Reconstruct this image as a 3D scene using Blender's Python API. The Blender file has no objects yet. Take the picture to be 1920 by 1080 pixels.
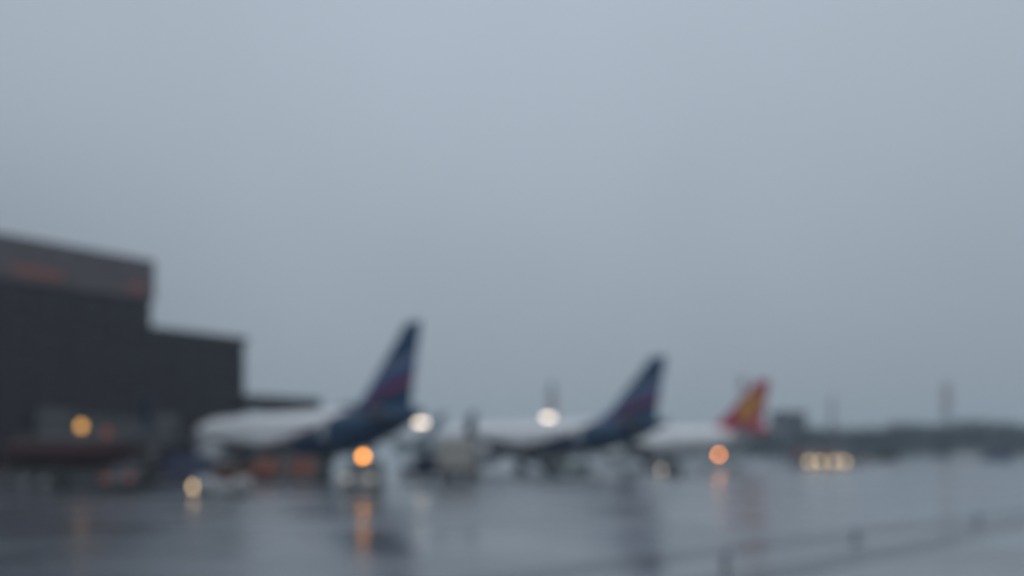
import bpy, bmesh, math, random
from mathutils import Vector, Matrix

random.seed(7)
R = math.radians
SC = bpy.context.scene
COL = SC.collection
F = 1300.0            # focal length of the photograph in its own pixels
HC = 2.4              # eye height: a seat in an apron bus

# ------------------------------------------------------------------ camera
cam_data = bpy.data.cameras.new('camera')
cam = bpy.data.objects.new('camera', cam_data)
COL.objects.link(cam)
cam.location = (0, 0, HC)
cam.rotation_euler = (R(90), 0, 0)
cam_data.sensor_width = 36.0
cam_data.lens = F / 1920 * 36
cam_data.shift_y = (845 - 540) / 1920
cam_data.clip_start = 0.05
cam_data.clip_end = 6000
cam_data.dof.use_dof = True            # focused on the rain close by, the apron far out of focus
cam_data.dof.focus_distance = 0.54
cam_data.dof.aperture_fstop = 1.6
SC.camera = cam

# ------------------------------------------------------------------ overcast sky
w = bpy.data.worlds.new('World')
SC.world = w
w.use_nodes = True
nt = w.node_tree
nt.nodes.clear()
N = nt.nodes.new
out = N('ShaderNodeOutputWorld')
bg = N('ShaderNodeBackground')
geo = N('ShaderNodeTexCoord')
sep = N('ShaderNodeSeparateXYZ')
nt.links.new(geo.outputs['Generated'], sep.inputs[0])
ramp = N('ShaderNodeMapRange')          # overcast: brighter overhead than at the horizon
ramp.inputs['From Min'].default_value = 0.0
ramp.inputs['From Max'].default_value = 1.0
ramp.inputs['To Min'].default_value = 0.315
ramp.inputs['To Max'].default_value = 0.66
nt.links.new(sep.outputs['Z'], ramp.inputs['Value'])
cl = N('ShaderNodeTexNoise')
cl.inputs['Scale'].default_value = 1.6
cl.inputs['Detail'].default_value = 4.0
cl.inputs['Roughness'].default_value = 0.45
nt.links.new(geo.outputs['Generated'], cl.inputs['Vector'])
clr = N('ShaderNodeMapRange')
clr.inputs['From Min'].default_value = 0.3
clr.inputs['From Max'].default_value = 0.7
clr.inputs['To Min'].default_value = 0.94
clr.inputs['To Max'].default_value = 1.06
nt.links.new(cl.outputs['Fac'], clr.inputs['Value'])
mul = N('ShaderNodeMath'); mul.operation = 'MULTIPLY'
nt.links.new(ramp.outputs[0], mul.inputs[0])
nt.links.new(clr.outputs[0], mul.inputs[1])
def sm(sock, a, b, lo, hi):             # smooth ramp
    n = N('ShaderNodeMapRange'); n.interpolation_type = 'SMOOTHSTEP'
    n.inputs['From Min'].default_value = a; n.inputs['From Max'].default_value = b
    n.inputs['To Min'].default_value = lo; n.inputs['To Max'].default_value = hi
    nt.links.new(sock, n.inputs['Value']); return n.outputs[0]
bank = N('ShaderNodeMath'); bank.operation = 'MULTIPLY'      # a darker rain cloud low on the left
nt.links.new(sm(sep.outputs['X'], -0.66, -0.28, 1.0, 0.0), bank.inputs[0])
nt.links.new(sm(sep.outputs['Z'], 0.12, 0.46, 1.0, 0.0), bank.inputs[1])
keep = N('ShaderNodeMath'); keep.operation = 'MULTIPLY_ADD'
nt.links.new(bank.outputs[0], keep.inputs[0]); keep.inputs[1].default_value = -0.24; keep.inputs[2].default_value = 1.0
mul2 = N('ShaderNodeMath'); mul2.operation = 'MULTIPLY'
nt.links.new(mul.outputs[0], mul2.inputs[0]); nt.links.new(keep.outputs[0], mul2.inputs[1])
tint = N('ShaderNodeVectorMath'); tint.operation = 'SCALE'
tint.inputs[0].default_value = (0.868, 1.0, 1.15)
nt.links.new(mul2.outputs[0], tint.inputs['Scale'])
sky = N('ShaderNodeTexSky')
sky.sky_type = 'NISHITA'
sky.sun_disc = False
sky.sun_elevation = R(48)
sky.sun_rotation = R(160)
skys = N('ShaderNodeVectorMath'); skys.operation = 'SCALE'
skys.inputs['Scale'].default_value = 0.004
nt.links.new(sky.outputs[0], skys.inputs[0])
addn = N('ShaderNodeVectorMath'); addn.operation = 'ADD'
nt.links.new(tint.outputs[0], addn.inputs[0])
nt.links.new(skys.outputs[0], addn.inputs[1])
nt.links.new(addn.outputs[0], bg.inputs['Color'])
bg.inputs['Strength'].default_value = 0.93
nt.links.new(bg.outputs[0], out.inputs['Surface'])

sun_d = bpy.data.lights.new('sun', 'SUN')
sun_d.energy = 0.8
sun_d.angle = R(60)
sun_d.color = (1.0, 0.97, 0.93)
sun = bpy.data.objects.new('sun', sun_d)
COL.objects.link(sun)
sun.rotation_euler = (R(42), 0, R(20))

SC.view_settings.view_transform = 'Standard'
SC.view_settings.look = 'None'
SC.view_settings.exposure = 0.0
SC.view_settings.gamma = 1.0
SC.view_settings.use_curve_mapping = False
SC.render.engine = 'CYCLES'
SC.cycles.use_adaptive_sampling = False
SC.cycles.use_denoising = True
SC.cycles.max_bounces = 6
SC.cycles.volume_bounces = 1
SC.cycles.sample_clamp_indirect = 6

# ------------------------------------------------------------------ materials
def mat(name, base, rough=0.5, metal=0.0, emit=None, strength=0.0, grime=0.25, scale=3.0, spec=0.5):
    """Painted or coated surface with fine soiling in its colour and gloss."""
    m = bpy.data.materials.new(name)
    m.use_nodes = True
    t = m.node_tree
    p = t.nodes['Principled BSDF']
    p.inputs['Metallic'].default_value = metal
    p.inputs['Specular IOR Level'].default_value = spec
    if emit:
        p.inputs['Emission Color'].default_value = (*emit, 1)
        p.inputs['Emission Strength'].default_value = strength
    tc = t.nodes.new('ShaderNodeTexCoord')
    nz = t.nodes.new('ShaderNodeTexNoise')
    nz.inputs['Scale'].default_value = scale
    nz.inputs['Detail'].default_value = 5
    t.links.new(tc.outputs['Object'], nz.inputs['Vector'])
    mr = t.nodes.new('ShaderNodeMapRange')
    mr.inputs['From Min'].default_value = 0.3
    mr.inputs['From Max'].default_value = 0.75
    mr.inputs['To Min'].default_value = 1.0
    mr.inputs['To Max'].default_value = 1.0 - grime
    t.links.new(nz.outputs['Fac'], mr.inputs['Value'])
    sc = t.nodes.new('ShaderNodeVectorMath'); sc.operation = 'SCALE'
    sc.inputs[0].default_value = base
    t.links.new(mr.outputs[0], sc.inputs['Scale'])
    t.links.new(sc.outputs[0], p.inputs['Base Color'])
    rr = t.nodes.new('ShaderNodeMapRange')
    rr.inputs['To Min'].default_value = rough * 0.8
    rr.inputs['To Max'].default_value = min(1, rough * 1.25)
    t.links.new(nz.outputs['Fac'], rr.inputs['Value'])
    t.links.new(rr.outputs[0], p.inputs['Roughness'])
    return m

class G:
    """Tiny helper for shader maths on object coordinates."""
    def __init__(s, m):
        s.t = m.node_tree
        tc = s.t.nodes.new('ShaderNodeTexCoord')
        sp = s.t.nodes.new('ShaderNodeSeparateXYZ')
        s.t.links.new(tc.outputs['Object'], sp.inputs[0])
        s.x, s.y, s.z = sp.outputs
        s.vec = tc.outputs['Object']
    def op(s, o, a, b=0.0, c=0.0):
        n = s.t.nodes.new('ShaderNodeMath'); n.operation = o
        for i, v in enumerate((a, b, c)):
            if hasattr(v, 'is_linked'):
                s.t.links.new(v, n.inputs[i])
            else:
                n.inputs[i].default_value = v
        return n.outputs[0]
    def curve(s, v, pts):
        n = s.t.nodes.new('ShaderNodeFloatCurve')
        x0, x1 = pts[0][0], pts[-1][0]
        ys = [p[1] for p in pts]
        y0, y1 = min(ys), max(ys)
        c = n.mapping.curves[0]
        q = [((p[0]-x0)/(x1-x0), (p[1]-y0)/(y1-y0)) for p in pts]
        c.points[0].location = q[0]; c.points[-1].location = q[-1]
        for a in q[1:-1]:
            c.points.new(*a)
        n.mapping.update()
        t = s.op('DIVIDE', s.op('SUBTRACT', v, x0), x1-x0)
        s.t.links.new(t, n.inputs['Value'])
        return s.op('ADD', s.op('MULTIPLY', n.outputs[0], y1-y0), y0)
    def mix(s, f, a, b):
        n = s.t.nodes.new('ShaderNodeMix'); n.data_type = 'RGBA'
        s.t.links.new(f, n.inputs[0])
        for i, v in ((6, a), (7, b)):
            if hasattr(v, 'is_linked'):
                s.t.links.new(v, n.inputs[i])
            else:
                n.inputs[i].default_value = (*v, 1)
        return n.outputs[2]
    def step(s, v, e=0.03):     # 1 where v > 0, with a small soft edge
        n = s.t.nodes.new('ShaderNodeMapRange')
        n.inputs['From Min'].default_value = -e
        n.inputs['From Max'].default_value = e
        s.t.links.new(v, n.inputs['Value'])
        return n.outputs[0]

NAVY = (0.010, 0.044, 0.108)
SILVER = (0.72, 0.735, 0.76)

def silver_fuselage():
    """Silver upper body over a navy belly whose edge sweeps up into the tail, orange pinstripe."""
    m = mat('silver_navy_paint', SILVER, 0.3, 0.0)
    g = G(m); p = m.node_tree.nodes['Principled BSDF']
    edge = g.curve(g.x, [(0, 6.6), (3, 6.5), (7, 6.0), (9.5, 5.0), (13, 3.9), (18, 3.15), (25, 2.7), (36, 2.6)])
    d = g.op('SUBTRACT', edge, g.z)
    c = g.mix(g.step(d), SILVER, (0.40, 0.12, 0.05))
    c = g.mix(g.step(g.op('SUBTRACT', d, 0.12)), c, NAVY)
    m.node_tree.links.new(c, p.inputs['Base Color'])
    return m

def navy_fin():
    """Navy fin crossed by a rippling flag of white, blue and red bands."""
    m = mat('navy_fin_paint', NAVY, 0.3)
    g = G(m); p = m.node_tree.nodes['Principled BSDF']
    wob = g.op('MULTIPLY', g.op('SINE', g.op('MULTIPLY', g.x, 1.1)), 0.22)
    v = g.op('ADD', g.op('ADD', g.z, g.op('MULTIPLY', g.x, 0.42)), wob)
    rel = g.op('SUBTRACT', v, 8.25)          # bands run down towards the leading edge
    c = g.mix(g.step(rel), NAVY, (0.34, 0.045, 0.075))
    c = g.mix(g.step(g.op('SUBTRACT', rel, 0.36)), c, (0.02, 0.06, 0.19))
    c = g.mix(g.step(g.op('SUBTRACT', rel, 1.35)), c, (0.17, 0.21, 0.30))
    c = g.mix(g.step(g.op('SUBTRACT', rel, 1.95)), c, (0.014, 0.056, 0.125))
    m.node_tree.links.new(c, p.inputs['Base Color'])
    return m

def red_fin():
    """Red fin with a yellow curling emblem."""
    m = mat('red_fin_paint', (0.40, 0.022, 0.065), 0.3)
    g = G(m); p = m.node_tree.nodes['Principled BSDF']
    dx = g.op('SUBTRACT', g.x, 2.7); dz = g.op('SUBTRACT', g.z, 8.3)
    u = g.op('ADD', g.op('MULTIPLY', dx, 0.80), g.op('MULTIPLY', dz, 0.60))
    v = g.op('SUBTRACT', g.op('MULTIPLY', dz, 0.80), g.op('MULTIPLY', dx, 0.60))
    v = g.op('ADD', v, g.op('MULTIPLY', g.op('SINE', g.op('MULTIPLY', v, 2.4)), 0.15))
    r = g.op('SQRT', g.op('ADD', g.op('POWER', g.op('DIVIDE', u, 1.2), 2.0), g.op('POWER', g.op('DIVIDE', v, 2.1), 2.0)))
    c = g.mix(g.step(g.op('SUBTRACT', 1.0, r), 0.02), (0.40, 0.022, 0.065), (0.56, 0.28, 0.025))
    u2 = g.op('ADD', u, 1.0); v2 = g.op('SUBTRACT', v, 0.7)
    r2 = g.op('SQRT', g.op('ADD', g.op('POWER', u2, 2.0), g.op('POWER', g.op('DIVIDE', v2, 1.6), 2.0)))
    c = g.mix(g.step(g.op('SUBTRACT', 0.62, r2), 0.02), c, (0.40, 0.022, 0.065))
    m.node_tree.links.new(c, p.inputs['Base Color'])
    return m

def white_fuselage():
    m = mat('white_red_paint', (0.80, 0.81, 0.82), 0.3)
    g = G(m); p = m.node_tree.nodes['Principled BSDF']
    edge = g.curve(g.x, [(0, 4.4), (4, 4.9), (7, 5.5), (10, 6.1), (36, 6.4)])
    c = g.mix(g.step(g.op('SUBTRACT', g.z, edge)), (0.80, 0.81, 0.82), (0.40, 0.022, 0.065))
    lo = g.op('SUBTRACT', 2.35, g.z)
    c = g.mix(g.step(lo), c, (0.30, 0.32, 0.34))
    m.node_tree.links.new(c, p.inputs['Base Color'])
    return m

def wet_apron():
    """Rain-soaked concrete: dark, with a film of water that thickens into puddles."""
    m = bpy.data.materials.new('wet_concrete'); m.use_nodes = True
    t = m.node_tree; p = t.nodes['Principled BSDF']
    tc = t.nodes.new('ShaderNodeTexCoord')
    def noise(scale, detail, sx=1, sy=1, rot=0):
        mp = t.nodes.new('ShaderNodeMapping')
        mp.inputs['Scale'].default_value = (sx, sy, 1)
        mp.inputs['Rotation'].default_value = (0, 0, rot)
        n = t.nodes.new('ShaderNodeTexNoise')
        n.inputs['Scale'].default_value = scale
        n.inputs['Detail'].default_value = detail
        t.links.new(tc.outputs['Object'], mp.inputs[0]); t.links.new(mp.outputs[0], n.inputs['Vector'])
        return n.outputs['Fac']
    pud = noise(0.13, 5, 1, 1.8, R(-38))
    fine = noise(2.5, 6)
    cr = t.nodes.new('ShaderNodeValToRGB')
    cr.color_ramp.elements[0].position = 0.36; cr.color_ramp.elements[0].color = (0.036, 0.043, 0.055, 1)
    cr.color_ramp.elements[1].position = 0.62; cr.color_ramp.elements[1].color = (0.118, 0.135, 0.160, 1)
    mx = t.nodes.new('ShaderNodeMath'); mx.operation = 'MULTIPLY_ADD'
    t.links.new(fine, mx.inputs[0]); mx.inputs[1].default_value = 0.4
    ml = t.nodes.new('ShaderNodeMath'); ml.operation = 'MULTIPLY'
    t.links.new(pud, ml.inputs[0]); ml.inputs[1].default_value = 0.6
    t.links.new(ml.outputs[0], mx.inputs[2])
    t.links.new(mx.outputs[0], cr.inputs[0]); t.links.new(cr.outputs[0], p.inputs['Base Color'])
    rr = t.nodes.new('ShaderNodeMapRange')
    rr.inputs['From Min'].default_value = 0.38; rr.inputs['From Max'].default_value = 0.62
    rr.inputs['To Min'].default_value = 0.18; rr.inputs['To Max'].default_value = 0.36
    t.links.new(pud, rr.inputs['Value']); t.links.new(rr.outputs[0], p.inputs['Roughness'])
    p.inputs['Specular IOR Level'].default_value = 0.5
    p.inputs['Coat Weight'].default_value = 1.0
    p.inputs['Coat IOR'].default_value = 1.42
    cr2 = t.nodes.new('ShaderNodeMapRange')
    cr2.inputs['From Min'].default_value = 0.38; cr2.inputs['From Max'].default_value = 0.62
    cr2.inputs['To Min'].default_value = 0.15; cr2.inputs['To Max'].default_value = 0.33
    t.links.new(pud, cr2.inputs['Value']); t.links.new(cr2.outputs[0], p.inputs['Coat Roughness'])
    b = t.nodes.new('ShaderNodeBump'); b.inputs['Strength'].default_value = 0.12; b.inputs['Distance'].default_value = 0.02
    t.links.new(fine, b.inputs['Height']); t.links.new(b.outputs[0], p.inputs['Normal'])
    return m

M = {
    'apron': wet_apron(),
    'asphalt': mat('wet_asphalt', (0.066, 0.076, 0.090), 0.18, scale=1.5, spec=1.0),
    'silver': silver_fuselage(), 'navyfin': navy_fin(), 'redfin': red_fin(), 'whitefus': white_fuselage(),
    'wing_silver': mat('wing_silver', (0.42, 0.44, 0.46), 0.35),
    'wing_grey': mat('wing_grey', (0.55, 0.57, 0.58), 0.35),
    'navy': mat('navy_paint', NAVY, 0.3),
    'red': mat('red_paint', (0.26, 0.05, 0.055), 0.35),
    'darkred': mat('dark_red_paint', (0.028, 0.006, 0.008), 0.6, spec=0.2),
    'white': mat('white_paint', (0.72, 0.73, 0.73), 0.35),
    'cream': mat('cream_paint', (0.36, 0.357, 0.335), 0.35),
    'palegrey': mat('pale_grey_paint', (0.45, 0.47, 0.49), 0.4),
    'grey': mat('grey_paint', (0.22, 0.235, 0.25), 0.45),
    'darkgrey': mat('dark_grey_paint', (0.055, 0.06, 0.066), 0.5),
    'green': mat('grey_green_paint', (0.05, 0.085, 0.08), 0.45),
    'blue': mat('blue_paint', (0.015, 0.035, 0.16), 0.4),
    'orange': mat('orange_cloth', (0.24, 0.075, 0.045), 0.7),
    'orangep': mat('orange_paint', (0.22, 0.075, 0.035), 0.4),
    'rubber': mat('rubber', (0.02, 0.02, 0.021), 0.7),
    'steel': mat('steel', (0.35, 0.36, 0.37), 0.35, 0.8),
    'glass': mat('dark_glass', (0.012, 0.014, 0.018), 0.08, grime=0.1),
    'facade_glass': mat('facade_glass', (0.015, 0.0085, 0.0135), 0.30, grime=0.3, scale=0.8, spec=0.3),
    'facade': mat('dark_cladding', (0.026, 0.015, 0.021), 0.6, scale=0.6, spec=0.3),
    'fascia': mat('grey_fascia', (0.098, 0.083, 0.094), 0.6, scale=0.5, spec=0.3),
    'roof': mat('roof_felt', (0.06, 0.06, 0.065), 0.8),
    'mullion': mat('dark_mullion', (0.020, 0.016, 0.020), 0.45),
    'terminal_sign': mat('sign_face', (0.17, 0.055, 0.04), 0.5, emit=(1.0, 0.20, 0.10), strength=0.03),
    'leaf': mat('leaf', (0.013, 0.022, 0.026), 0.8, grime=0.5, scale=0.4, spec=0.2),
    'bark': mat('bark', (0.06, 0.05, 0.042), 0.9),
    'far_wall': mat('far_wall', (0.035, 0.045, 0.062), 0.7),
    'amber': mat('amber_lamp', (0.7, 0.25, 0.02), 0.3, emit=(1.0, 0.36, 0.03), strength=11),
    'coral': mat('coral_amber_lamp', (0.7, 0.2, 0.05), 0.3, emit=(1.0, 0.31, 0.045), strength=23),
    'flood': mat('warm_white_lamp', (0.8, 0.8, 0.75), 0.3, emit=(1.0, 0.80, 0.61), strength=4.8),
    'yellow': mat('yellow_headlamp', (0.8, 0.7, 0.5), 0.3, emit=(1.0, 0.66, 0.27), strength=5),
    'head_dim': mat('dim_headlamp', (0.8, 0.75, 0.65), 0.3, emit=(1.0, 0.75, 0.50), strength=0.3),
    'ring_lamp': mat('faint_headlamp', (0.8, 0.75, 0.65), 0.3, emit=(1.0, 0.80, 0.60), strength=2.2),
    'tug_lamp': mat('tug_headlamp', (0.8, 0.7, 0.5), 0.3, emit=(1.0, 0.66, 0.33), strength=6),
    'gold': mat('gold_lamp', (0.8, 0.5, 0.1), 0.3, emit=(1.0, 0.45, 0.09), strength=1.7),
    'red_dim': mat('red_tail_lamp', (0.5, 0.05, 0.03), 0.3, emit=(1.0, 0.24, 0.12), strength=0.12),
    'lamp_off': mat('unlit_lamp', (0.55, 0.56, 0.56), 0.15),
    'tail_off': mat('unlit_tail_lamp', (0.30, 0.02, 0.02), 0.2),
    'blue_glass': mat('blue_lens', (0.02, 0.05, 0.2), 0.15),
}

# ------------------------------------------------------------------ mesh helpers
class MB:
    def __init__(s): s.v, s.f = [], []
    def add(s, v, f):
        b = len(s.v); s.v += [tuple(q) for q in v]; s.f += [tuple(b+i for i in q) for q in f]; return s
    def box(s, x0, x1, y0, y1, z0, z1):
        v = [(x, y, z) for z in (z0, z1) for y in (y0, y1) for x in (x0, x1)]
        return s.add(v, [(0,2,3,1), (4,5,7,6), (0,1,5,4), (2,6,7,3), (0,4,6,2), (1,3,7,5)])
    def bar(s, a, b, r0, r1=None, n=8, caps=True):
        a, b = Vector(a), Vector(b); r1 = r0 if r1 is None else r1
        d = (b-a).normalized(); q = d.to_track_quat('Z', 'Y')
        v = []
        for c, r in ((a, r0), (b, r1)):
            for k in range(n):
                t = 2*math.pi*k/n
                v.append(c + q @ Vector((r*math.cos(t), r*math.sin(t), 0)))
        f = [(k, (k+1) % n, n+(k+1) % n, n+k) for k in range(n)]
        if caps: f += [tuple(range(n-1, -1, -1)), tuple(range(n, 2*n))]
        return s.add(v, f)
    def loft(s, rings, close=True):
        n = len(rings[0]); v = [p for r in rings for p in r]; f = []
        for i in range(len(rings)-1):
            for k in range(n):
                a, b = i*n+k, i*n+(k+1) % n
                f.append((a, b, b+n, a+n))
        if close:
            f += [tuple(range(n-1, -1, -1)), tuple(range((len(rings)-1)*n, len(rings)*n))]
        return s.add(v, f)
    def lathe_x(s, st, n=28, cy=0.0):      # stations (x, centre z, radius[, radius z])
        rings = []
        for q in st:
            x, cz, r = q[:3]; rz = q[3] if len(q) > 3 else r
            rings.append([(x, cy + r*math.cos(2*math.pi*k/n), cz + rz*math.sin(2*math.pi*k/n)) for k in range(n)])
        return s.loft(rings)
    def lathe_z(s, st, n=16, cx=0.0, cy=0.0):
        return s.loft([[(cx + r*math.cos(2*math.pi*k/n), cy + r*math.sin(2*math.pi*k/n), z) for k in range(n)] for z, r in st])
    def prism_y(s, prof, yfun):            # profile in xz, half width from yfun(z)
        n = len(prof)
        v = [(x, -yfun(z), z) for x, z in prof] + [(x, yfun(z), z) for x, z in prof]
        f = [tuple(range(n)), tuple(range(2*n-1, n-1, -1))] + [(k, k+n, (k+1) % n + n, (k+1) % n) for k in range(n)]
        return s.add(v, f)
    def build(s, name, m, parent=None, smooth=False, bevel=0.0):
        me = bpy.data.meshes.new(name)
        me.from_pydata(s.v, [], s.f)
        bm = bmesh.new(); bm.from_mesh(me)
        bmesh.ops.recalc_face_normals(bm, faces=bm.faces[:])
        if bevel:
            bmesh.ops.bevel(bm, geom=bm.edges[:], offset=bevel, segments=2, affect='EDGES', clamp_overlap=True)
        if smooth:
            for fc in bm.faces: fc.smooth = True
            for e in bm.edges:
                if len(e.link_faces) == 2 and e.calc_face_angle(0) > R(38): e.smooth = False
        bm.to_mesh(me); bm.free()
        me.materials.append(M[m] if isinstance(m, str) else m)
        return link(name, me, parent)

def link(name, me, parent=None, loc=(0, 0, 0), rot=(0, 0, 0)):
    o = bpy.data.objects.new(name, me); COL.objects.link(o)
    if parent: o.parent = parent
    o.location = loc; o.rotation_euler = rot
    return o

def tag(o, label, cat, group=None):
    o['label'] = label; o['category'] = cat
    if group: o['group'] = group
    return o

def thing(name, label, cat, loc=(0, 0, 0), head=0.0, group=None):
    o = bpy.data.objects.new(name, None); COL.objects.link(o)
    o.empty_display_size = 0.5
    o.location = loc; o.rotation_euler = (0, 0, R(head))
    return tag(o, label, cat, group)

def struct(o):
    o['kind'] = 'structure'; return o

def copy_tree(o, parent=None):
    c = o.copy(); COL.objects.link(c)
    if parent: c.parent = parent
    for ch in list(o.children): copy_tree(ch, c)
    return c

def at(px, d):                              # ground point seen in column px of the photograph at depth d
    return ((px-960)/F*d, d, 0)

# ------------------------------------------------------------------ ground
struct(MB().add([(-2500, -600, 0), (2500, -600, 0), (2500, 4000, 0), (-2500, 4000, 0)], [(0, 1, 2, 3)]).build('apron', 'apron'))
def strip(name, a, b, wdt, z):
    a, b = Vector((*a, z)), Vector((*b, z)); d = (b-a).normalized(); n = Vector((-d.y, d.x, 0))*wdt/2
    rnd = random.Random(3); L, Rr = [], []
    k = 40
    for i in range(k+1):
        c = a.lerp(b, i/k)
        L.append(c + n*(1+rnd.uniform(-.12, .12))); Rr.append(c - n*(1+rnd.uniform(-.12, .12)))
    return struct(MB().add(L+Rr, [(i, i+1, k+2+i, k+1+i) for i in range(k)]).build(name, 'asphalt'))
strip('asphalt_strip', (-6, 8.9), (34, 36.8), 1.0, 0.004)
strip('asphalt_strip', (0.5, 9.9), (25, 29.35), 0.9, 0.008)

# ------------------------------------------------------------------ haze
hz = bpy.data.materials.new('rain_haze'); hz.use_nodes = True
ht = hz.node_tree; ht.nodes.clear()
ho = ht.nodes.new('ShaderNodeOutputMaterial'); pv = ht.nodes.new('ShaderNodeVolumePrincipled')
pv.inputs['Color'].default_value = (0.76, 0.91, 1.0, 1)
pv.inputs['Density'].default_value = 0.00085
pv.inputs['Anisotropy'].default_value = 0.2
ht.links.new(pv.outputs[0], ho.inputs['Volume'])
h = MB().box(-620, 620, -120, 720, -1.0, 48).build('haze', hz)
h['kind'] = 'stuff'

# ------------------------------------------------------------------ terminal at the left
# local axes: +x along the facade towards the far end, +y out of the facade (towards the aircraft)
term = thing('terminal_building', 'dark stepped terminal building with a paler top band rising at the left', 'building', (-36.2, 79.5, 0), 45)
def wall_block(x0, x1, depth, hgt, fascia_h):
    MB().box(x0, x1, 0.0, depth, 0, hgt-fascia_h).build('wall', 'facade', term)
    MB().box(x0-0.15 if x0 < -40 else x0, x1+0.25, -0.35, depth, hgt-fascia_h, hgt-0.25).build('fascia', 'fascia' if fascia_h > 3 else 'mullion', term)
    MB().box(x0, x1+0.28, -0.38, depth, hgt-0.25, hgt).build('roof', 'roof', term)
T = 1.41421
x_a, x_b, x_c = -3.4*T, 4.0*T, 10.6*T
# facade is y=0 here and the block goes back in +y (heading away from camera to the left)
wall_block(-52, x_a, 26, 23.2, 4.3)
wall_block(x_a+0.003, x_b, 22, 16.0, 0.7)
pm = MB().box(-1.42, 1.42, -0.05, 0.02, 0.0, 2.75)
pm_me = None
def glazing(x0, n, step, zs, ph):
    global pm_me
    for i in range(n):
        for z in zs:
            if pm_me is None:
                o = MB().box(-1.40, 1.40, -0.06, -0.004, 0.0, 1.0).build('window_pane', 'facade_glass', term, bevel=0.015)
                pm_me = o.data
            else:
                o = link('window_pane', pm_me, term)
            o.location = (x0+step*(i+.5), 0, z); o.scale = (step/3.0, 1, ph)
    for i in range(n+1):
        m = MB().box(-.07, .07, -0.16, 0.0, 0, zs[-1]+ph-zs[0]+.2).build('mullion', 'mullion', term)
        m.location = (x0+step*i, 0, zs[0]-.1)
    for z in zs:
        m = MB().box(0, n*step, -0.12, -0.0, -.09, .0).build('transom', 'mullion', term)
        m.location = (x0, 0, z-.05)
glazing(-51.8, 15, (51.8+x_a-.2)/15, [1.0+2.95*k for k in range(6)], 2.75)
glazing(x_a+.2, 3, (x_b-x_a-.4)/3, [1.0+2.9*k for k in range(5)], 2.7)
for xs, ln in ((-17.4, 4.2), (-7.3, 1.8)):    # glowing strips under the top band
    MB().box(xs, xs+ln, -0.47, -0.355, 19.6, 20.3).build('lit_sign_strip', 'terminal_sign', term, bevel=0.02)
# low canopy running on past the end of the building
MB().box(x_b+.003, x_c, -1.6, 9, 7.55, 9.05).build('canopy', 'mullion', term, bevel=0.03)
for cx in (x_b+3.0, x_c-0.9):
    for cy in (-0.6, 7.5):
        MB().bar((cx, cy, 0), (cx, cy, 7.55), 0.22, n=12).build('canopy_column', 'facade', term, smooth=True)
MB().box(x_b+.01, x_c-1.2, 1.5, 7.5, 0, 4.2).build('low_annexe', 'facade', term)

# ------------------------------------------------------------------ aircraft
def wing_section(le, te, y, z, th, n=9):
    pts = []
    for k in range(n):
        t = k/(n-1)
        pts.append((le+(te-le)*t, y, z + th*(le-te)*(1.6*math.sqrt(t)*(1-t)+0.02)))
    for k in range(n-2, 0, -1):
        t = k/(n-1)
        pts.append((le+(te-le)*t, y, z - th*(le-te)*(0.85*math.sqrt(t)*(1-t)+0.02)))
    return pts

def fin_section(le, te, z, th, n=8):
    up = [(le+(te-le)*k/(n-1), th*(le-te)*(1.5*math.sqrt(k/(n-1))*(1-k/(n-1))+0.01), z) for k in range(n)]
    return up + [(x, -y, zz) for x, y, zz in up[-2:0:-1]]

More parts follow.
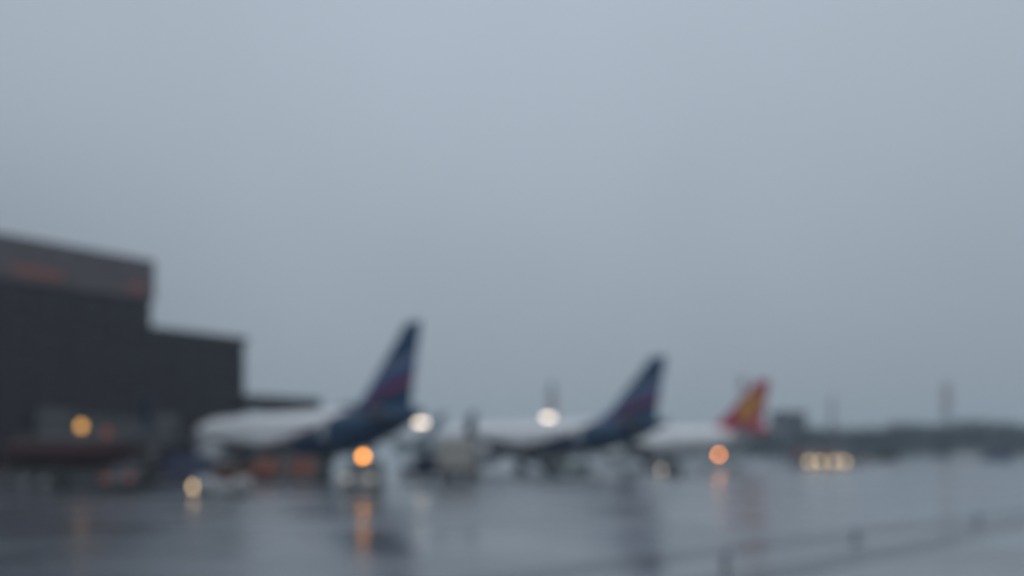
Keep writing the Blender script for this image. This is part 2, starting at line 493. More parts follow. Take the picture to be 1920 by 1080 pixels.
def make_airliner(label, paint, fin, wingm, winglet, engine, loc, head, group):
    a = thing('airliner', label, 'airplane', loc, head, group)
    st = [(0, 5.18, .16), (.4, 5.12, .34), (1, 5.05, .5), (3, 4.70, 1.0), (6, 4.25, 1.5), (9, 3.92, 1.84), (12, 3.80, 1.97), (15, 3.78, 1.98),
          (20, 3.78, 1.98), (26, 3.78, 1.98), (30, 3.78, 1.98), (31.8, 3.74, 1.93), (33.3, 3.65, 1.75), (34.4, 3.53, 1.42), (35.2, 3.44, 1.02), (35.7, 3.39, .65), (35.95, 3.37, .3), (36, 3.37, .08)]
    MB().lathe_x(st, 36).build('fuselage', paint, a, smooth=True)
    MB().lathe_x([(14.2, 2.35, .5, .25), (15.5, 2.25, 1.5, .62), (18, 2.2, 1.85, .78), (21, 2.2, 1.85, .78), (23, 2.25, 1.5, .62), (24.6, 2.4, .5, .25)], 20).build('belly_fairing', wingm, a, smooth=True)
    # fin with dorsal fillet
    MB().loft([fin_section(9.8, 1.2, 5.35, .035), fin_section(8.3, 1.25, 5.95, .05), fin_section(7.2, 1.15, 6.5, .055), fin_section(3.0, .35, 10.6, .055), fin_section(2.2, .12, 11.55, .05), fin_section(1.7, .25, 11.8, .03)]).build('tail_fin', fin, a, smooth=True)
    for s in (1, -1):
        MB().loft([wing_section(4.9, 1.4, .5*s, 4.85, .05), wing_section(1.9, .25, 5.8*s, 5.40, .045), wing_section(1.5, .35, 6.05*s, 5.43, .03)]).build('tailplane', wingm, a, smooth=True)
        wg = MB().loft([wing_section(22.6, 15.2, 1.2*s, 2.55, .06), wing_section(19.9, 15.1, 5.2*s, 3.0, .055), wing_section(15.6, 13.7, 13.0*s, 3.95, .05)]).build('wing', wingm, a, smooth=True)
        MB().loft([wing_section(15.55, 13.72, 13.01*s, 3.97, .045), [(x, y, z) for x, y, z in wing_section(14.9, 13.3, 13.45*s, 4.4, .04)],
                   [(x, 13.72*s + (zz-5.4)*-.3*s*0 + (k % 2)*0, zz) for k, (x, y, zz) in enumerate(wing_section(14.2, 12.9, 13.6*s, 5.3, .02))],
                   [(x, 13.85*s, zz) for x, y, zz in wing_section(13.4, 12.6, 13.8*s, 6.2, .02)]]).build('winglet', winglet, a, smooth=True)
        for fy in (6.2, 9.3):
            lx = 15.2 - (fy-5.2)*.16
            f = MB().lathe_x([(lx-1.0, 2.95+.13*(fy-5), .03), (lx, 2.86+.13*(fy-5), .17, .2), (lx+1.4, 2.86+.13*(fy-5), .2, .24), (lx+2.4, 3.0+.13*(fy-5), .04)], 10, cy=fy*s).build('flap_fairing', wingm, a, smooth=True)
        # engine
        ey = 4.9*s
        e = MB().lathe_x([(18.9, 1.82, .62), (19.3, 1.82, .88), (20.6, 1.80, 1.10), (22.2, 1.78, 1.16), (23.3, 1.77, 1.06), (23.45, 1.77, .98), (23.2, 1.77, .88)], 24, cy=ey).build('engine', engine, a, smooth=True)
        MB().lathe_x([(18.1, 1.84, .12), (18.8, 1.84, .42), (19.2, 1.83, .52)], 18, cy=ey).build('exhaust_cone', 'steel', e, smooth=True)
        MB().lathe_x([(23.21, 1.77, .86), (23.24, 1.77, .30), (23.55, 1.77, .04)], 18, cy=ey).build('fan', 'darkgrey', e, smooth=True)
        MB().loft([[(22.2, ey-.1, 2.85), (22.2, ey+.1, 2.85), (18.9, ey+.1, 2.55), (18.9, ey-.1, 2.55)], [(20.1, ey-.12, 3.1), (20.1, ey+.12, 3.1), (17.4, ey+.12, 3.0), (17.4, ey-.12, 3.0)]]).build('pylon', wingm, e)
        # main gear
        gx, gy = 17.2, 3.1*s
        g = MB().bar((gx, gy, .55), (gx, gy, 2.75), .13, .17, 10).bar((gx-.05, gy, .9), (gx-.1, gy-1.1*s, 2.5), .07, .07, 8).bar((gx, gy-.42, .56), (gx, gy+.42, .56), .09, .09, 8).build('main_gear', 'steel', a, smooth=True)
        MB().box(gx-.55, gx+.55, gy+.40*s-.03, gy+.40*s+.03, 1.35, 2.6).build('gear_door', wingm, g, bevel=.02)
        for q in (-.42, .42):
            wheel(g, (gx, gy+q, .56), .56, .36)
        # cockpit side glass and doors
        for dx in (32.0, 9.9):
            z0, z1 = 3.35, 5.1
            surf_panel(st, dx-.42, dx+.42, z0, z1, s).build('cabin_door', 'palegrey' if paint == 'silver' else 'white', a)
        for k in range(30):
            x = 12.0 + k*.62
            surf_panel(st, x-.12, x+.12, 4.25, 4.60, s, .012, 1).build('cabin_window', 'glass', a)
        for x0, x1 in ((34.05, 34.55), (33.4, 33.95)):
            surf_panel(st, x0, x1, 3.98, 4.42, s, .02, 4).build('cockpit_window', 'glass', a)
    surf_panel_front(st).build('windscreen', 'glass', a)
    gx = 31.2
    g = MB().bar((gx, 0, .40), (gx, 0, 2.0), .09, .12, 10).bar((gx, -.28, .40), (gx, .28, .40), .07, .07, 8).bar((gx+.1, 0, .8), (gx+1.3, 0, 1.95), .05, .05, 8).build('nose_gear', 'steel', a, smooth=True)
    for q in (-.26, .26): wheel(g, (gx, q, .40), .40, .22)
    for sy in (.55, -.55):
        MB().box(gx-.2, gx+1.5, sy-.02, sy+.02, 1.25, 1.95).build('gear_door', wingm, g, bevel=.02)
    MB().lathe_x([(-.18, 5.2, .05), (-.12, 5.2, .09), (.02, 5.19, .13)], 12).build('apu_outlet', 'darkgrey', a, smooth=True)
    return a

def at_station(st, x):
    for (a, b) in zip(st, st[1:]):
        if a[0] <= x <= b[0]:
            t = (x-a[0])/(b[0]-a[0]); return a[1]+(b[1]-a[1])*t, a[2]+(b[2]-a[2])*t
def surf_panel(st, x0, x1, z0, z1, s, out_=.012, nz=6):
    top, bot, nx = [], [], 2
    v, f = [], []
    for i in range(nx+1):
        x = x0+(x1-x0)*i/nx
        cz, r = at_station(st, x)
        for j in range(nz+1):
            z = z0+(z1-z0)*j/nz
            for rr in (r+out_, r-.05):
                q = rr*rr-(z-cz)**2
                v.append((x, s*math.sqrt(max(q, .0025)), z))
    W = (nz+1)*2
    idx = lambda i, j, k: i*W+j*2+k
    for i in range(nx):
        for j in range(nz):
            f.append((idx(i, j, 0), idx(i+1, j, 0), idx(i+1, j+1, 0), idx(i, j+1, 0)))
    for i in range(nx):
        for j in (0, nz):
            f.append((idx(i, j, 0), idx(i+1, j, 0), idx(i+1, j, 1), idx(i, j, 1)))
    for j in range(nz):
        for i in (0, nx):
            f.append((idx(i, j, 0), idx(i, j+1, 0), idx(i, j+1, 1), idx(i, j, 1)))
    return MB().add(v, f)
def surf_panel_front(st):
    v, f = [], []
    xs = [34.62, 34.75, 34.9, 35.05]
    for x in xs:
        cz, r = at_station(st, x)
        for k in range(7):
            t = R(50 + 80*k/6)
            v.append((x+.02, (r+.02)*math.cos(t), cz+(r+.02)*math.sin(t)))
    for i in range(3):
        for k in range(6):
            f.append((i*7+k, i*7+k+1, (i+1)*7+k+1, (i+1)*7+k))
    return MB().add(v, f)

WHEEL = {}
def wheel(parent, loc, r, wd):
    """Wheel part with tyre and rim under it (the wheel itself is the hub)."""
    key = (round(r, 3), round(wd, 3))
    def ring(rr, hw): return [(rr*math.cos(2*math.pi*k/20), hw, rr*math.sin(2*math.pi*k/20)) for k in range(20)]
    deep = parent.parent is not None
    if key not in WHEEL:
        h = wd/2
        t = MB().loft([ring(.58*r, -h*.8), ring(.86*r, -h), ring(.97*r, -h*.8), ring(r, -h*.4), ring(r, h*.4), ring(.97*r, h*.8), ring(.86*r, h), ring(.58*r, h*.8)], close=False).build('tyre', 'rubber', None, smooth=True)
        rm = MB().loft([ring(.20*r, -h*.55), ring(.5*r, -h*.5), ring(.6*r, -h*.72), ring(.6*r, h*.72), ring(.5*r, h*.5), ring(.20*r, h*.55)]).build('rim', 'steel', None, smooth=True)
        hb = MB().bar((0, -h*.6, 0), (0, h*.6, 0), .22*r, .22*r, 12).build('wheel', 'darkgrey', None, smooth=True)
        WHEEL[key] = (t.data, rm.data, hb.data)
        for o in (t, rm, hb): bpy.data.objects.remove(o)
    t, rm, hb = WHEEL[key]
    if deep:            # already a part of a part: tyre and rim sit straight under it
        link('tyre', t, parent, loc); link('rim', rm, parent, loc)
    else:
        h = link('wheel', hb, parent, loc)
        link('tyre', t, h); link('rim', rm, h)

def place_air(px, d, head):            # fin tip stands over this point
    x, y, _ = at(px, d)
    hd = R(head)
    return (x - 1.2*math.cos(hd), y - 1.2*math.sin(hd), 0)
PLANES = [(772, 50.5, 138.2), (1232, 69, 135), (1429, 92, 135)]
gp = 'airliners parked side by side on the wet apron'
make_airliner('nearest airliner, silver with navy tail, parked beside the dark terminal', 'silver', 'navyfin', 'wing_silver', 'navy', 'wing_silver', place_air(*PLANES[0]), PLANES[0][2], gp)
make_airliner('silver and navy airliner in the middle, between the other two parked airliners', 'silver', 'navyfin', 'wing_silver', 'navy', 'wing_silver', place_air(*PLANES[1]), PLANES[1][2], gp)
make_airliner('white airliner with red tail fin and yellow emblem, farthest of the row', 'whitefus', 'redfin', 'wing_grey', 'wing_grey', 'wing_grey', place_air(*PLANES[2]), PLANES[2][2], gp)

# ------------------------------------------------------------------ boarding bridge at the first airliner
jb = thing('boarding_bridge', 'dark grey boarding bridge reaching from terminal to the nearest airliner nose', 'boarding bridge', (-44.8, 67.9, 0), 0)
A, B = Vector((0.0, 0.0, 4.6)), Vector((10.4, 0.3, 4.3))
dirn = (B-A).normalized(); sd = Vector((-dirn.y, dirn.x, 0)).normalized()
def tube_box(a, b, hw, hh):
    r = lambda c: [c-sd*hw-Vector((0, 0, hh)), c+sd*hw-Vector((0, 0, hh)), c+sd*hw+Vector((0, 0, hh)), c-sd*hw+Vector((0, 0, hh))]
    return MB().loft([r(a), r(b)])
tube_box(A, A.lerp(B, .58), 1.45, 1.4).build('tunnel', 'darkgrey', jb, bevel=.05)
tube_box(A.lerp(B, .50), B, 1.2, 1.15).build('tunnel', 'darkgrey', jb, bevel=.05)
MB().lathe_z([(2.9, 1.7), (6.2, 1.7), (6.4, 1.5)], 20, A.x, A.y).build('rotunda', 'darkgrey', jb, smooth=True)
MB().bar((A.x, A.y, 0), (A.x, A.y, 2.9), .45, .45, 14).build('column', 'grey', jb, smooth=True)
MB().lathe_z([(2.95, 1.5), (5.6, 1.5), (5.8, 1.3)], 18, B.x, B.y).build('cab', 'darkgrey', jb, smooth=True)
q = A.lerp(B, .75)
MB().box(q.x-.9, q.x-.6, q.y-.2, q.y+.2, .5, 3.1).box(q.x+.6, q.x+.9, q.y-.2, q.y+.2, .5, 3.1).build('drive_column', 'grey', jb)
for s in (-.75, .75): wheel(jb, (q.x+s, q.y-.45, .5), .5, .35)

# ------------------------------------------------------------------ ground vehicles
def half_width(W, belt, H, tum):
    return lambda z: W/2 if z <= belt else W/2*(1-tum*(z-belt)/(H-belt))

def side_pane(root, name, pts, hw, m='glass'):
    for s in (1, -1):
        n = len(pts)
        v = [(x, s*(hw(z)+.012), z) for x, z in pts] + [(x, s*(hw(z)-.03), z) for x, z in pts]
        MB().add(v, [tuple(range(n)), tuple(range(2*n-1, n-1, -1))] + [(k, (k+1) % n, (k+1) % n+n, k+n) for k in range(n)]).build(name, m, root)

def cross_pane(root, name, p0, p1, hw, inset=.12, m='glass'):
    (xa, za), (xb, zb) = p0, p1
    d = Vector((xb-xa, 0, zb-za)); nrm = Vector((d.z, 0, -d.x)).normalized()
    if (nrm.x > 0) != ((xa+xb) > 0): nrm = -nrm
    a = Vector((xa, 0, za))+d*.1; b = Vector((xb, 0, zb))-d*.1
    ya, yb = hw(a.z)-inset, hw(b.z)-inset
    q = [Vector((a.x, -ya, a.z)), Vector((a.x, ya, a.z)), Vector((b.x, yb, b.z)), Vector((b.x, -yb, b.z))]
    MB().add([p+nrm*.014 for p in q]+[p-nrm*.03 for p in q], [(0,1,2,3), (7,6,5,4), (0,1,5,4), (1,2,6,5), (2,3,7,6), (3,0,4,7)]).build(name, m, root)

def beacon(root, x, z, lamp, r=.17, y=0.0):
    b = MB().lathe_z([(z, r*1.15), (z+.06, r*1.15)], 14, x, y).build('beacon', 'darkgrey', root)
    MB().lathe_z([(z+.06, r), (z+.06+r*1.1, r*.95), (z+.06+r*1.7, r*.55), (z+.06+r*1.9, .02)], 14, x, y).build('lamp', lamp, b, smooth=True)

def lamps(root, x, z, y, w_, h_, front, m):
    for s in (1, -1):
        dx = .06 if front else -.06
        MB().box(min(x, x+dx), max(x, x+dx), s*y-w_/2, s*y+w_/2, z-h_/2, z+h_/2).build('headlight' if front else 'tail_light', m, root, bevel=.02)

def van(label, cat, loc, head, L, W, H, paint, head_m='lamp_off', tail_m='tail_off', stripe=None, bec=None, name='van', lamp_size=(.26, .2), group=None, lamp_z=.72):
    v = thing(name, label, cat, loc, head, group)
    belt = H*.52
    hw = half_width(W, belt, H, .13)
    f, r = L/2, -L/2
    prof = [(r, .38), (f-.05, .38), (f, .62), (f-.06, H*.42), (f-.75, belt+.02), (f-1.55, H-.06), (f-1.8, H), (r+.18, H), (r+.03, belt), (r, .8)]
    MB().prism_y(prof, hw).build('body', paint, v, bevel=.05)
    cross_pane(v, 'windscreen', (f-.75, belt+.02), (f-1.55, H-.06), hw)
    cross_pane(v, 'rear_window', (r+.03, belt), (r+.18, H), hw, .18)
    side_pane(v, 'side_window', [(f-1.0, belt+.08), (f-1.55, H-.22), (f-2.15, H-.22), (f-2.15, belt+.08)], hw)
    side_pane(v, 'side_window', [(f-2.3, belt+.08), (f-2.3, H-.22), (r+.5, H-.22), (r+.4, belt+.08)], hw)
    lamps(v, f-.02, lamp_z, W/2-.28, *lamp_size, True, head_m)
    lamps(v, r+.0, .95, W/2-.16, .14, .34, False, tail_m)
    MB().box(f-.02, f+.09, -W/2+.08, W/2-.08, .36, .56).build('bumper', 'darkgrey', v, bevel=.03)
    MB().box(r-.09, r+.02, -W/2+.08, W/2-.08, .36, .58).build('bumper', 'darkgrey', v, bevel=.03)
    for s in (1, -1):
        MB().box(f-1.05, f-.9, s*(W/2+.03)-.11, s*(W/2+.03)+.11, belt+.1, belt+.32).build('mirror', 'darkgrey', v, bevel=.02)
        for x in (f-.85, r+.9): wheel(v, (x, s*(W/2-.1), .34), .34, .24)
    if stripe:
        for s in (1, -1): MB().box(r+.25, f-.9, s*W/2-.012, s*W/2+.012, belt-.3, belt-.12).build('stripe', stripe, v)
    if bec: beacon(v, f-2.1, H, bec)
    return v

def pickup(label, loc, head, paint, bec):
    v = thing('pickup_truck', label, 'pickup truck', loc, head)
    L, W, H = 5.0, 1.85, 1.72
    hw = half_width(W, 1.02, H, .14); f, r = L/2, -L/2
    MB().prism_y([(r, .42), (f-.04, .42), (f, .68), (f-.05, .92), (f-1.15, 1.02), (f-1.75, H-.04), (f-2.0, H), (f-3.1, H), (f-3.3, 1.06), (f-3.32, .70), (r, .70)], hw).build('body', paint, v, bevel=.04)
    for s in (1, -1): MB().box(r+.02, f-3.34, s*(W/2-.04)-.04, s*(W/2-.04)+.04, .705, 1.08).build('bed_side', paint, v, bevel=.02)
    MB().box(r-.03, r+.03, -W/2+.1, W/2-.1, .72, 1.06).build('tailgate', paint, v, bevel=.02)
    cross_pane(v, 'windscreen', (f-1.15, 1.02), (f-1.75, H-.04), hw)
    cross_pane(v, 'rear_window', (f-3.3, 1.06), (f-3.1, H), hw)
    side_pane(v, 'side_window', [(f-1.4, 1.08), (f-1.85, H-.12), (f-2.4, H-.12), (f-2.4, 1.08)], hw)
    side_pane(v, 'side_window', [(f-2.5, 1.08), (f-2.5, H-.12), (f-3.05, H-.12), (f-3.2, 1.08)], hw)
    lamps(v, f-.02, .78, W/2-.25, .3, .18, True, 'lamp_off'); lamps(v, r, .88, W/2-.1, .14, .3, False, 'tail_off')
    for s in (1, -1):
        for x in (f-.9, r+1.05): wheel(v, (x, s*(W/2-.1), .38), .38, .26)
    beacon(v, f-2.3, H, bec, .17)
    return v

def box_truck(label, cat, loc, head, L, W, H, boxm, cabm, head_m='lamp_off', tail_m='tail_off', bec=None, name='box_truck', cab_len=1.9, roof_bar=None, lamp_size=(.34, .28), group=None, lamp_z=.95):
    v = thing(name, label, cat, loc, head, group)
    f, r = L/2, -L/2
    cabH = min(2.5, H-.1)
    hw = half_width(W-.15, 1.5, cabH, .07)
    MB().prism_y([(f-cab_len, .55), (f-.03, .55), (f, 1.35), (f-.12, 1.5), (f-.35, cabH-.1), (f-.6, cabH), (f-cab_len, cabH)], hw).build('cab', cabm, v, bevel=.05)
    cross_pane(v, 'windscreen', (f-.12, 1.46), (f-.35, cabH-.06), hw)
    side_pane(v, 'side_window', [(f-.35, 1.5), (f-.5, cabH-.28), (f-1.3, cabH-.28), (f-1.3, 1.5)], hw)
    MB().box(r, f-cab_len-.08, -W/2, W/2, 1.0, H).build('cargo_box', boxm, v, bevel=.04)
    MB().box(r+.05, f-.2, -.45, .45, .62, .96).build('chassis', 'darkgrey', v)
    for s in (1, -1):
        MB().box(r-.03, r+.0, s*.03 if s > 0 else -W/2+.1, W/2-.1 if s > 0 else -.03, 1.1, H-.12).build('rear_door', boxm, v, bevel=.008)
        MB().box(f-.5, f-.35, s*(W/2+.02)-.12, s*(W/2+.02)+.12, 1.55, 2.0).build('mirror', 'darkgrey', v, bevel=.02)
        for x in (f-1.0, r+1.3): wheel(v, (x, s*(W/2-.2), .48), .48, .32)
    lamps(v, f-.0, lamp_z, W/2-.42, *lamp_size, True, head_m); lamps(v, r, .82, W/2-.25, .3, .16, False, tail_m)
    if roof_bar:
        b = MB().box(f-1.25, f-.95, -.75, .75, cabH, cabH+.07).build('light_bar', 'darkgrey', v)
        MB().box(f-1.23, f-.97, -.72, .72, cabH+.07, cabH+.22).build('lens', roof_bar, b, bevel=.02)
    if bec: beacon(v, f-1.2, cabH, bec, .24)
    return v

# service van with the flashing amber beacon, facing the camera
van('grey service van facing the camera under the bright amber beacon', 'van', at(682, 42.6), -86, 4.7, 1.95, 1.85, 'grey', head_m='head_dim', bec='amber', name='service_van', lamp_size=(.36, .26), lamp_z=.78)
# pale box truck behind the first tail
box_truck('cream box truck standing with its rear doors towards us behind the first tail', 'truck', at(864, 55.5), 84, 6.2, 2.4, 3.2, 'cream', 'cream')
pickup('grey pickup truck with lit orange beacon below the red tail', at(1351, 86), 176, 'palegrey', 'coral')

# red tanker at the left
tk = thing('fuel_tanker', 'dark red fuel tanker truck with a gold lamp in front of the terminal', 'truck', at(160, 46), 6)
hw = half_width(2.4, 1.6, 2.75, .07)
MB().prism_y([(2.7, .6), (4.57, .6), (4.6, 1.4), (4.5, 1.6), (4.25, 2.65), (4.0, 2.75), (2.7, 2.75)], hw).build('cab', 'darkred', tk, bevel=.05)
cross_pane(tk, 'windscreen', (4.5, 1.6), (4.25, 2.65), hw)
side_pane(tk, 'side_window', [(4.2, 1.65), (4.05, 2.45), (3.2, 2.45), (3.2, 1.65)], hw)
MB().lathe_x([(-4.6, 2.15, .9, .7), (-4.45, 2.15, 1.15, .95), (2.4, 2.15, 1.15, .95), (2.55, 2.15, .9, .7)], 24).build('tank', 'darkred', tk, smooth=True)
MB().box(-4.5, 4.3, -.5, .5, .7, 1.1).build('chassis', 'darkgrey', tk)
for s in (1, -1):
    MB().box(-4.5, 2.4, s*1.15-.06, s*1.15+.06, .75, 1.15).build('side_skirt', 'darkgrey', tk, bevel=.02)
    for x in (3.6, -1.9, -3.1): wheel(tk, (x, s*1.0, .5), .5, .34)
for x in (-3.0, -1.0, 1.0):
    MB().lathe_z([(3.05, .3), (3.2, .3), (3.24, .2)], 14, x, 0).build('hatch', 'darkgrey', tk, smooth=True)
MB().bar((-4.2, -.35, 3.3), (2.2, -.35, 3.3), .03).bar((-4.2, .35, 3.3), (2.2, .35, 3.3), .03).build('walkway_rail', 'steel', tk)
lamps(tk, 4.58, 1.0, .85, .3, .24, True, 'lamp_off'); lamps(tk, -4.62, 1.0, .9, .3, .2, False, 'red_dim')
MB().bar((-.25, 0, 3.0), (-.25, 0, 3.75), .05).build('lamp_post', 'steel', tk)
wl = MB().lathe_z([(3.75, .1), (3.85, .22), (4.2, .2), (4.32, .04)], 14, -.25, 0).build('work_lamp', 'gold', tk, smooth=True)

rp = MB().bar((1.35, 0, 3.05), (1.35, 0, 3.45), .05).build('lamp_post', 'steel', tk)
MB().lathe_z([(3.45, .2), (3.7, .2), (3.85, .05)], 14, 1.35, 0).build('beacon', 'red_dim', tk, smooth=True)

# dim car by the tanker tail
van('dark estate car with dim lamps beside the red fuel tanker', 'car', at(246, 43.2), -80, 4.5, 1.85, 1.5, 'darkgrey', head_m='red_dim', name='parked_car', lamp_size=(.34, .22), lamp_z=.80)

# baggage tractors and carts
def tractor(label, loc, head, paint, head_m, group=None):
    v = thing('baggage_tractor', label, 'baggage tractor', loc, head, group)
    MB().prism_y([(-1.4, .32), (1.35, .32), (1.4, .5), (1.36, .98), (.35, 1.08), (.3, .75), (-.55, .75), (-.6, 1.0), (-1.4, .95)], lambda z: .72).build('body', paint, v, bevel=.04)
    MB().box(-.5, -.05, -.5, .5, .76, .92).box(-.56, -.42, -.5, .5, .92, 1.4).build('seat', 'rubber', v, bevel=.03)
    MB().box(-.75, .5, -.7, .7, 1.86, 1.92).build('roof', paint, v, bevel=.02)
    for s in (1, -1):
        for x in (-.68, .36): MB().bar((x, s*.64, .95), (x+(.06 if x > 0 else 0), s*.64, 1.87), .03).build('post', 'darkgrey', v)
        for x in (.85, -.9): wheel(v, (x, s*.66, .33), .33, .22)
        MB().lathe_x([(1.36, .52, .19), (1.44, .52, .19), (1.49, .52, .12), (1.50, .52, .03)], 14, cy=s*.42).build('headlight', head_m if s > 0 else 'lamp_off', v, smooth=True)
    MB().bar((.25, 0, .9), (.05, 0, 1.2), .025).bar((.02, -.15, 1.2), (.02, .15, 1.2), .02).build('steering_column', 'darkgrey', v)
    MB().bar((-1.4, 0, .45), (-1.65, 0, .45), .04).build('hitch', 'steel', v)
    return v
tractor('pale grey baggage tractor with one lit headlight on the near wet apron', at(418, 37.2), 200, 'palegrey', 'tug_lamp')
tractor('orange baggage tractor coupled in front of the orange curtained carts', at(447, 54), 183, 'orangep', 'lamp_off')
def cart():
    v = thing('baggage_cart', '', 'baggage cart', (0, 0, 0), 0)
    MB().box(-1.05, 1.05, -.68, .68, .42, .52).build('deck', 'darkgrey', v)
    MB().box(-1.08, 1.08, -.71, .71, 1.78, 1.84).build('roof', 'palegrey', v, bevel=.01)
    for x in (-1.02, 1.02):
        MB().box(x-.02, x+.02, -.66, .66, .53, 1.77).build('end_panel', 'grey', v)
        for y in (-.64, .64): MB().bar((x*.96, y, .52), (x*.96, y, 1.78), .03, n=6).build('post', 'steel', v)
    for s in (1, -1):
        ring, n = [], 24
        for z in (.56, 1.74):
            ring.append([(-.94+1.88*k/n, s*(.665+.018*math.sin(k*1.9)), z) for k in range(n+1)])
        mb = MB(); mb.add(ring[0]+ring[1]+[(x, y-s*.02, z) for x, y, z in ring[0]+ring[1]],
                          [(k, k+1, n+2+k, n+1+k) for k in range(n)]+[(2*n+2+k, 2*n+3+k, 3*n+4+k, 3*n+3+k) for k in range(n)])
        mb.build('curtain', 'orange', v, smooth=True)
        for x in (.75, -.75): wheel(v, (x, s*.55, .22), .22, .16)
    MB().bar((1.05, 0, .42), (1.6, 0, .40), .03).build('drawbar', 'steel', v)
    return v
proto = cart()
for i, (px, lab) in enumerate(((506, 'first orange curtained baggage cart, just behind the orange tractor'), (572, 'last orange curtained baggage cart, nearest to the amber beacon van'))):
    c = proto if i == 0 else copy_tree(proto)
    c.location = at(px, 54.3); c.rotation_euler = (0, 0, R(183)); c['label'] = lab; c['group'] = 'baggage carts under the first airliner'

# ground power unit, pushback tractor, belt loader, small tug
gpu = thing('ground_power_unit', 'blue ground power unit on wheels left of the baggage carts', 'power unit', at(352, 53), 20)
MB().box(-1.4, 1.4, -.8, .8, .5, 2.1).build('cabinet', 'blue', gpu, bevel=.06)
for x in (-.7, .1, .9):
    for s in (1, -1): MB().box(x-.3, x+.3, s*.8-.015, s*.8+.015, .8, 1.8).build('louvre_panel', 'darkgrey', gpu, bevel=.005)
MB().bar((1.4, 0, .5), (2.3, 0, .35), .04).build('drawbar', 'steel', gpu)
for s in (1, -1):
    for x in (.85, -.85): wheel(gpu, (x, s*.65, .3), .3, .2)

pb = thing('pushback_tractor', 'low dark blue pushback tractor between the first tail and the box truck', 'tractor', at(797, 60), 70)
MB().prism_y([(-2.2, .35), (2.2, .35), (2.3, .6), (2.2, 1.15), (.9, 1.22), (.85, 1.15), (-2.2, 1.1)], lambda z: 1.15).build('body', 'navy', pb, bevel=.05)
hw = half_width(1.9, 1.3, 1.95, .08)
MB().prism_y([(-.4, 1.16), (.85, 1.16), (.7, 1.9), (.55, 1.95), (-.4, 1.95)], hw).build('cab', 'navy', pb, bevel=.04)
side_pane(pb, 'side_window', [(.7, 1.3), (.58, 1.82), (-.3, 1.82), (-.3, 1.3)], hw)
cross_pane(pb, 'windscreen', (.85, 1.2), (.7, 1.9), hw)
cross_pane(pb, 'rear_window', (-.4, 1.2), (-.4, 1.95), hw)
lamps(pb, 2.24, .8, .8, .26, .2, True, 'lamp_off'); lamps(pb, -2.2, .85, .9, .26, .16, False, 'tail_off')
for s in (1, -1):
    for x in (1.4, -1.4): wheel(pb, (x, s*.95, .42), .42, .32)

bl = thing('belt_loader', 'grey green belt loader with raised belt under the middle airliner', 'belt loader', at(1062, 72), 28)
MB().prism_y([(-2.6, .4), (2.6, .4), (2.7, .7), (2.5, 1.0), (-2.6, 1.0)], lambda z: .95).build('body', 'green', bl, bevel=.04)
MB().add([(x, y, z+dz) for x, z in ((-3.2, .95), (3.3, 2.35)) for y in (-.55, .35) for dz in (0, .22)], [(0,1,3,2), (4,6,7,5), (0,2,6,4), (1,5,7,3), (0,4,5,1), (2,3,7,6)]).build('belt', 'rubber', bl)
for y in (-.60, .40):
    MB().bar((-3.2, y, 1.22), (3.3, y, 2.62), .04).build('belt_rail', 'steel', bl)
MB().bar((1.0, -.1, 1.0), (1.9, -.1, 2.0), .07).build('lift_ram', 'steel', bl)
MB().box(.2, .6, .45, .9, 1.0, 1.6).build('seat', 'rubber', bl, bevel=.04)
for s in (1, -1):
    for x in (1.7, -1.7): wheel(bl, (x, s*.8, .36), .36, .24)
lamps(bl, 2.62, .72, .7, .24, .18, True, 'lamp_off')

tractor('small dark tug with a faint round lamp behind the middle tail', at(1255, 69.5), 208, 'darkgrey', 'ring_lamp')

# trucks with their lamps on, far right
gtr = 'trucks parked with headlights on across the far apron'
tl = ['left of the two red topped trucks with yellow headlights at far right', 'right of the two red topped trucks with yellow headlights at far right']
for k, px in enumerate((1511, 1555)):
    box_truck(tl[k], 'truck', at(px, 105), -90+2*k, 6.0, 2.5, 2.75, 'red', 'palegrey', head_m='yellow', name='fire_truck', group=gtr, lamp_size=(.42, .34), lamp_z=.80)
van('small grey van with faint lamps right of the two red topped trucks', 'van', at(1604, 112), -84, 4.6, 1.9, 1.9, 'grey', head_m='red_dim', lamp_size=(.4, .3))
van('white van far off in front of the dark trees at the right', 'van', at(1808, 165), 178, 5.6, 2.1, 2.5, 'white')
van('dark blue van in front of the trees near the right edge', 'van', at(1868, 150), 172, 5.4, 2.1, 2.4, 'blue')
van('reddish van standing alone before the gap in the far trees', 'van', at(1658, 140), 190, 4.8, 2.0, 2.1, 'darkred')

# ------------------------------------------------------------------ masts and lamps
def floodlight(px, d, y, label):
    hgt = HC + (845-y)/F*d
    t = thing('floodlight_mast', label, 'floodlight', at(px, d), 0, 'lit floodlights behind the parked airliners')
    MB().lathe_z([(0, .45), (.3, .45), (.34, .2)], 14).build('base', 'grey', t)
    MB().bar((0, 0, .3), (0, 0, hgt-.1), .16, .10, 12).build('pole', 'steel', t, smooth=True)
    MB().box(-.95, .95, .03, .14, hgt-.06, hgt+.06).build('crossbar', 'steel', t)
    for x in (-.64, 0, .64):
        h_ = MB().box(x-.30, x+.30, -.22, .03, hgt-.34, hgt+.40).build('lamp_housing', 'darkgrey', t, bevel=.03)
        MB().box(x-.27, x+.27, -.245, -.222, hgt-.30, hgt+.36).build('lamp', 'flood', h_)
floodlight(790, 118, 793, 'lit floodlight on a low mast right of the first navy tail')
floodlight(1028, 128, 783, 'lit floodlight on a low mast above the middle airliner roof')

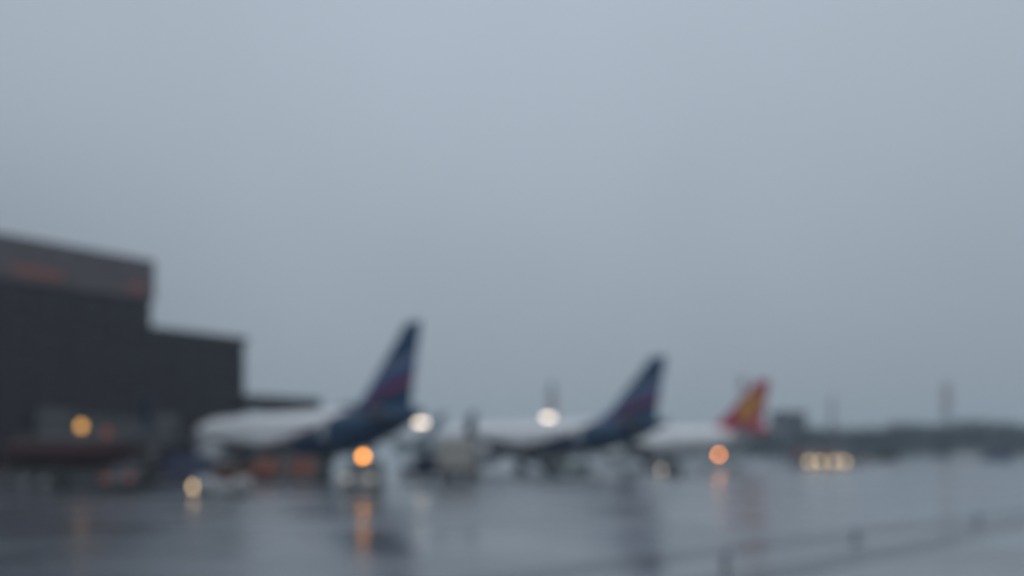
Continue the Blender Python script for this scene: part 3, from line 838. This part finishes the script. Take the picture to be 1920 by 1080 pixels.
def lattice(px, d, ytop, wd, label, cols):
    hgt = HC + (845-ytop)/F*d
    t = thing('lattice_mast', label, 'mast', at(px, d), 12, 'hazy masts on the horizon')
    n = len(cols)
    for k in range(n):
        z0, z1 = hgt*k/n, hgt*(k+1)/n
        w0, w1 = wd*(1-.55*k/n), wd*(1-.55*(k+1)/n)
        mb = MB()
        cs = [(-1, -1), (1, -1), (1, 1), (-1, 1)]
        for i, (a, b) in enumerate(cs):
            c, e = cs[(i+1) % 4]
            mb.bar((a*w0/2, b*w0/2, z0), (a*w1/2, b*w1/2, z1), .20, n=5)
            mb.bar((a*w0/2, b*w0/2, z0), (c*w1/2, e*w1/2, z1), .12, n=4)
            mb.bar((c*w0/2, e*w0/2, z0), (a*w1/2, b*w1/2, z1), .12, n=4)
            mb.bar((a*w1/2, b*w1/2, z1-.05), (c*w1/2, e*w1/2, z1-.05), .12, n=4)
        s = mb.build('mast_section', cols[k], t)
        s['label'] = ('red' if cols[k] == 'red' else 'white' if cols[k] == 'white' else 'grey') + ' lattice section'
    mt = MB().box(-wd*.38, wd*.38, -wd*.38, wd*.38, hgt, hgt+.25).build('platform', 'grey', t)
    MB().bar((0, 0, hgt+.25), (0, 0, hgt+2.6), .12, n=6).build('antenna', 'red', t)
lattice(1775, 270, 722, 3.0, 'hazy red topped lattice mast above the trees at far right', ['grey', 'grey', 'white', 'grey', 'red', 'red'])
lattice(1392, 290, 708, 3.0, 'hazy red topped lattice mast just left of the red tail fin', ['grey', 'white', 'red', 'grey', 'white', 'red'])
lattice(1035, 270, 722, 3.4, 'hazy lattice mast rising above the middle airliner fuselage', ['grey', 'grey', 'white', 'grey', 'red', 'grey'])
lattice(1560, 330, 748, 1.6, 'thin faint grey mast right of the square far building', ['grey']*5)

# taxiway edge lights along the asphalt strip
for i, (px, py, lab) in enumerate(((1360, 1062, 'nearest small taxiway edge light on the dark strip at lower right'), (1605, 1014, 'middle small taxiway edge light on the dark strip at right'), (1832, 980, 'farthest small taxiway edge light, near the right edge of frame'))):
    if i == 0:
        e0 = thing('edge_light', lab, 'edge light', (0, 0, 0), 0, 'taxiway edge lights on the strip')
        MB().lathe_z([(.0, .15), (.03, .15), (.05, .06)], 16).build('base_plate', 'darkgrey', e0, smooth=True)
        MB().bar((0, 0, .05), (0, 0, .24), .045, n=10).build('stem', 'darkgrey', e0, smooth=True)
        MB().lathe_z([(.24, .08), (.28, .085), (.36, .07), (.41, .03), (.42, .01)], 16).build('lens', 'blue_glass', e0, smooth=True)
        e = e0
    else:
        e = copy_tree(e0)
    d = F*HC/(py-845)
    x, y, _ = at(px, d)
    e.scale = (.75, .75, .75); e.location = (x, y, .005); e['label'] = lab

# ------------------------------------------------------------------ far square building
fb = thing('far_building', 'dark blue square building standing alone on the horizon right of the red tail', 'building', at(1487, 260), 8)
MB().box(-5.0, 5.4, 0, 8, 0, 16.4).build('wall', 'far_wall', fb)
MB().box(-5.3, 5.7, -.3, 8.3, 16.4, 17.1).build('roof', 'roof', fb)
for i in range(4):
    for j in range(4):
        fr = MB().box(-4.2+i*2.4, -2.9+i*2.4, -.06, -.003, 2+j*3.7, 4.2+j*3.7).build('window', 'glass', fb)
MB().box(-8.5, -5.003, 1, 7, 0, 6.0).build('side_wing', 'far_wall', fb)

# ------------------------------------------------------------------ far wood
def wood():
    rnd = random.Random(11)
    leaf, trunk = MB(), MB()
    def tree(x, y, hgt, rad):
        trunk.bar((x, y, 0), (x+rnd.uniform(-.3, .3), y, hgt*.62), .22, .08, 6)
        for _ in range(3):
            a = rnd.uniform(0, 6.28)
            trunk.bar((x, y, hgt*rnd.uniform(.3, .5)), (x+math.cos(a)*rad*.6, y+math.sin(a)*rad*.6, hgt*rnd.uniform(.6, .8)), .09, .03, 5)
        for _ in range(300):
            while True:
                p = Vector((rnd.uniform(-1, 1), rnd.uniform(-1, 1), rnd.uniform(-1, 1)))
                if .25 < p.length < 1: break
            c = Vector((x+p.x*rad, y+p.y*rad, hgt*.49+p.z*hgt*.50))
            s = rnd.uniform(.35, .8)
            u = Vector((rnd.gauss(0, 1), rnd.gauss(0, 1), rnd.gauss(0, 1))).normalized()
            v = u.orthogonal().normalized()
            ww = u.cross(v)
            leaf.add([c-v*s-ww*s*.5, c+v*s*.2-ww*s*.8, c+v*s+ww*s*.4, c-v*s*.1+ww*s*.9], [(0, 1, 2, 3)])
    px = 1130
    while px < 2350:
        d = rnd.uniform(255, 330)
        top = 804 if px < 1450 else 799 if px < 1680 else 790
        if 1800 < px < 1860: top -= 6
        hgt = HC + (845-top+rnd.uniform(-7, 5))/F*d
        x, y, _ = at(px, d)
        tree(x, y, hgt, hgt*rnd.uniform(.30, .42))
        px += rnd.uniform(7, 13) if px > 1380 else rnd.uniform(14, 22)
    for k in range(40):            # the wood goes on out of the frame on the left, behind the terminal
        a = rnd.uniform(-260, -20)
        tree(a, rnd.uniform(330, 380), rnd.uniform(9, 11), rnd.uniform(3, 4))
    return leaf, trunk
lf, tr = wood()
wd = lf.build('wood', 'leaf'); wd['kind'] = 'stuff'; wd['label'] = 'dark hazy line of trees along the horizon'
tk_ = tr.build('trunk', 'bark', wd); tk_['kind'] = 'stuff'
